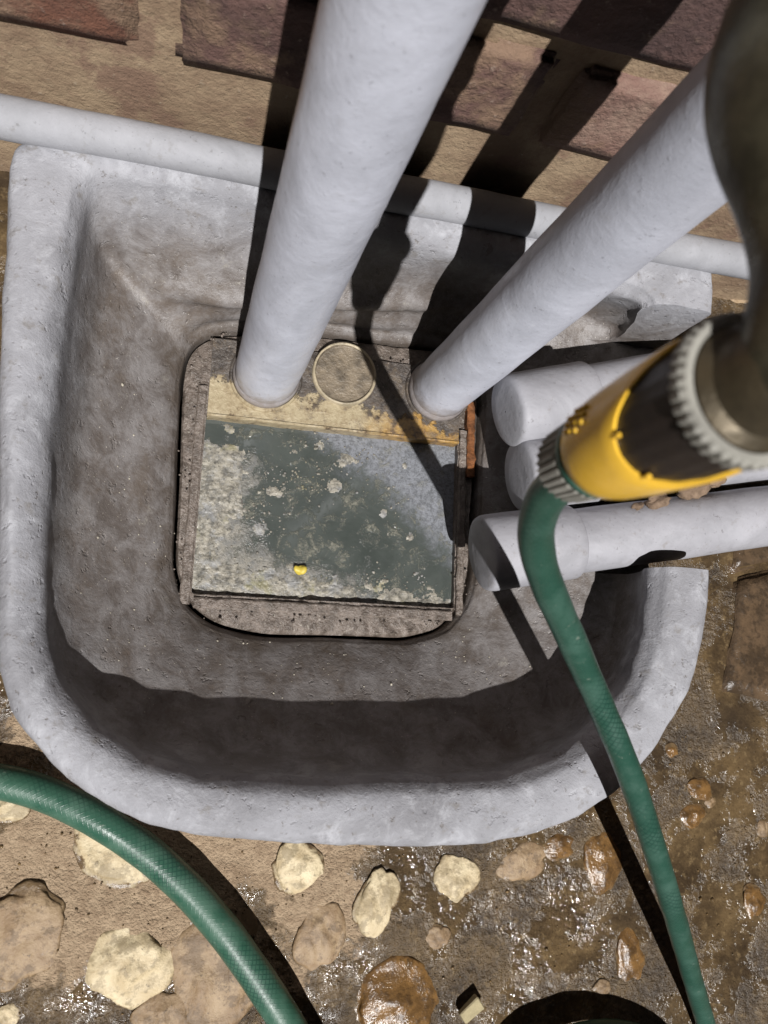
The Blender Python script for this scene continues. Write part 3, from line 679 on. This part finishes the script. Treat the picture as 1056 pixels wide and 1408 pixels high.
# ---------------------------------------------------------------- pebbles set in the ground, pavers, small debris
def pebble(px, py, rx, ry, rot, mk, hgt=.20, sub=4, rough=.30):
    c = onz(px, py, GZ+.002); sc_ = (H-GZ)/F_PX*1.16; rx *= sc_; ry *= sc_
    bm = bmesh.new(); bmesh.ops.create_icosphere(bm, subdivisions=sub, radius=1)
    s0 = random.uniform(0, 50)
    for v in bm.verts:
        d = v.co.normalized(); k = 1+rough*noise.noise(d*1.3+Vector((s0, 0, 0)))+rough*.25*noise.noise(d*4+Vector((0, s0, 0)))
        v.co = Vector((d.x*rx*k, d.y*ry*k, (1 if d.z > 0 else -1)*abs(d.z)**1.35*min(rx, ry)*min(hgt*1.5, .6)*(.8+.5*noise.noise(d*2.2+Vector((s0, s0, 0))))))
    o = bmo('pebble', bm, M[mk], ground, True); o.location = (c.x, c.y, gz(c)+.0005-.0004-min(rx, ry)*min(hgt, .5)*.18); o.rotation_euler[2] = R_(-rot)
    return o
for a in ((178, 1323, 50, 41, -12, 'pale_stone'), (300, 1332, 56, 62, 10, 'tan_stone', .13), (410, 1195, 33, 28, 10, 'pale_stone', .17), (443, 1287, 28, 40, 5, 'tan_stone'), (518, 1241, 24, 39, 12, 'pale_stone'),
          (627, 1211, 30, 26, 0, 'pale_stone', .17), (722, 1187, 36, 22, -25, 'tan_stone', .17), (772, 1164, 24, 17, -20, 'amber_stone', .17), (830, 1181, 27, 40, -4, 'amber_stone', .17), (867, 1314, 20, 36, -8, 'amber_stone', .17),
          (955, 1122, 20, 15, -25, 'amber_stone'), (962, 1085, 20, 14, 15, 'amber_stone'), (978, 1103, 9, 8, 0, 'tan_stone'), (546, 1378, 50, 46, 0, 'amber_stone', .17), (225, 1397, 30, 22, 0, 'tan_stone'), (28, 1285, 40, 46, 20, 'tan_stone', .13), (20, 1330, 16, 24, 30, 'tan_stone', .17),
          (150, 1170, 52, 30, 42, 'pale_stone', .13), (10, 1108, 24, 17, -15, 'pale_stone'), (830, 1359, 13, 8, 0, 'tan_stone'), (924, 1032, 11, 10, 0, 'amber_stone'), (8, 1400, 14, 13, 0, 'pale_stone'),
          (1040, 1240, 18, 22, 0, 'amber_stone', .17), (1050, 1140, 10, 12, 0, 'tan_stone'), (600, 1290, 18, 14, 0, 'tan_stone', .17)):
    pebble(*a)
for a in ((1022, 402, 34, 17, -8, 'tan_stone', .9), (1050, 425, 26, 16, 10, 'dark_stone', .9), (1062, 395, 22, 14, 0, 'tan_stone', .9), (1008, 372, 16, 10, 0, 'tan_stone', 1.2), (1085, 440, 30, 20, 0, 'tan_stone', .9)):
    pebble(*a)
def paver(corners, h_):
    P = [onz(x, y, GZ) for x, y in corners]; bm = bmesh.new()
    lo = [bm.verts.new((p.x, p.y, GZ-.03)) for p in P]; hi = [bm.verts.new((p.x, p.y, GZ+h_)) for p in P]
    bm.faces.new(hi); bm.faces.new(lo[::-1])
    for i in range(4): bm.faces.new((lo[i], lo[(i+1) % 4], hi[(i+1) % 4], hi[i]))
    bmesh.ops.recalc_face_normals(bm, faces=bm.faces)
    bmesh.ops.bevel(bm, geom=list(bm.edges), offset=.004, segments=2, affect='EDGES')
    bmesh.ops.subdivide_edges(bm, edges=[e for e in bm.edges if e.calc_length() > .02], cuts=8, use_grid_fill=True)
    for v in bm.verts: v.co += Vector((noise.noise(v.co*70), noise.noise(v.co*70+Vector((4, 0, 0))), noise.noise(v.co*60+Vector((0, 4, 0)))))*.002
    bmo('paver', bm, M['wet_paver'], ground, True)
paver([(1002, 968), (985, 955), (1012, 795), (1120, 770), (1120, 985)][1:], .0035)
paver([(1000, 790), (1014, 690), (1120, 670), (1120, 762)], .003)
g = onz(648, 1388, GZ+.006); bm = bmesh.new(); bmesh.ops.create_cube(bm, size=1, matrix=Matrix.Translation(g) @ Matrix.Rotation(.6, 4, 'Z') @ Matrix.Rotation(.25, 4, 'X') @ Matrix.Diagonal((.018, .011, .006, 1)))
for v in bm.verts: v.co += Vector((noise.noise(v.co*300), noise.noise(v.co*300+Vector((3, 0, 0))), 0))*.003
bmesh.ops.bevel(bm, geom=list(bm.edges), offset=.0009, segments=1, affect='EDGES')
tag(bmo('glass_chip', bm, M['glass']), 'small pale angular chip lying on wet ground at bottom centre', 'chip')
for i, (px, py, zc, r, lab) in enumerate(((905, 690, .575, .0085, 'rounded clod of dried mud between the outlet pipes, left of the larger clod'), (955, 672, .59, .0105, 'largest clod of dried mud between the two outlet pipes'), (980, 660, .595, .0085, 'clod of dried mud at the right end of the row between the pipes'), (876, 697, .575, .0045, 'smallest crumb of dried mud below the yellow connector'))):
    c = onz(px, py, .094); bm = bmesh.new(); bmesh.ops.create_icosphere(bm, subdivisions=3, radius=1)
    for v in bm.verts:
        k = 1+.45*noise.noise(v.co*1.6+Vector((i*7, 0, 0)))+.2*noise.noise(v.co*4+Vector((i, 9, 0))); v.co = Vector((v.co.x*r*1.25*k, v.co.y*r*.75*k, v.co.z*r*.8*k))
    o = bmo('mud_clod', bm, M['mud'], None, True); o.location = c; o.rotation_euler[2] = .35; tag(o, lab, 'mud clod', 'mud clods between the pipes')
# grit on the ground and white crumbs on the basin floor
bm = bmesh.new()
for s in range(700):
    p = onz(random.uniform(-20, 1076), random.uniform(1000, 1420), GZ); k = None
    d = p.xy-C0.xy; a = int((math.atan2(d.y, d.x) % (2*math.pi))/(2*math.pi)*NA) % NA
    if d.length < PO[a]+.002: continue
    p.z = gz(p)+.0003; blob(bm, p, random.uniform(.0004, .0011)*(2 if random.random() < .04 else 1), s, .7)
tag(bmo('grit', bm, M['grit'], None, True), 'fine wet grit scattered over the brown ground', 'grit', kind='stuff')
from mathutils.bvhtree import BVHTree
bv = BVHTree.FromPolygons([v.co[:] for v in gully.data.vertices], [tuple(p.vertices) for p in gully.data.polygons])
bm = bmesh.new(); n = 0
while n < 150:
    px, py = (random.gauss(420, 190), random.gauss(915, 35)) if random.random() < .5 else (random.gauss(185, 35), random.gauss(760, 120)) if random.random() < .7 else (random.gauss(650, 50), random.gauss(890, 25))
    hit = bv.ray_cast(CAM, ray(px, py).normalized())
    n += 1
    if hit[0] is None or hit[0].z > .08: continue
    blob(bm, hit[0], random.uniform(.0003, .0009)*(1.9 if random.random() < .1 else 1), n, .6)
tag(bmo('crumbs', bm, M['crumb'], None, True), 'pale crumbs scattered over the floor of the basin', 'crumbs', kind='stuff')
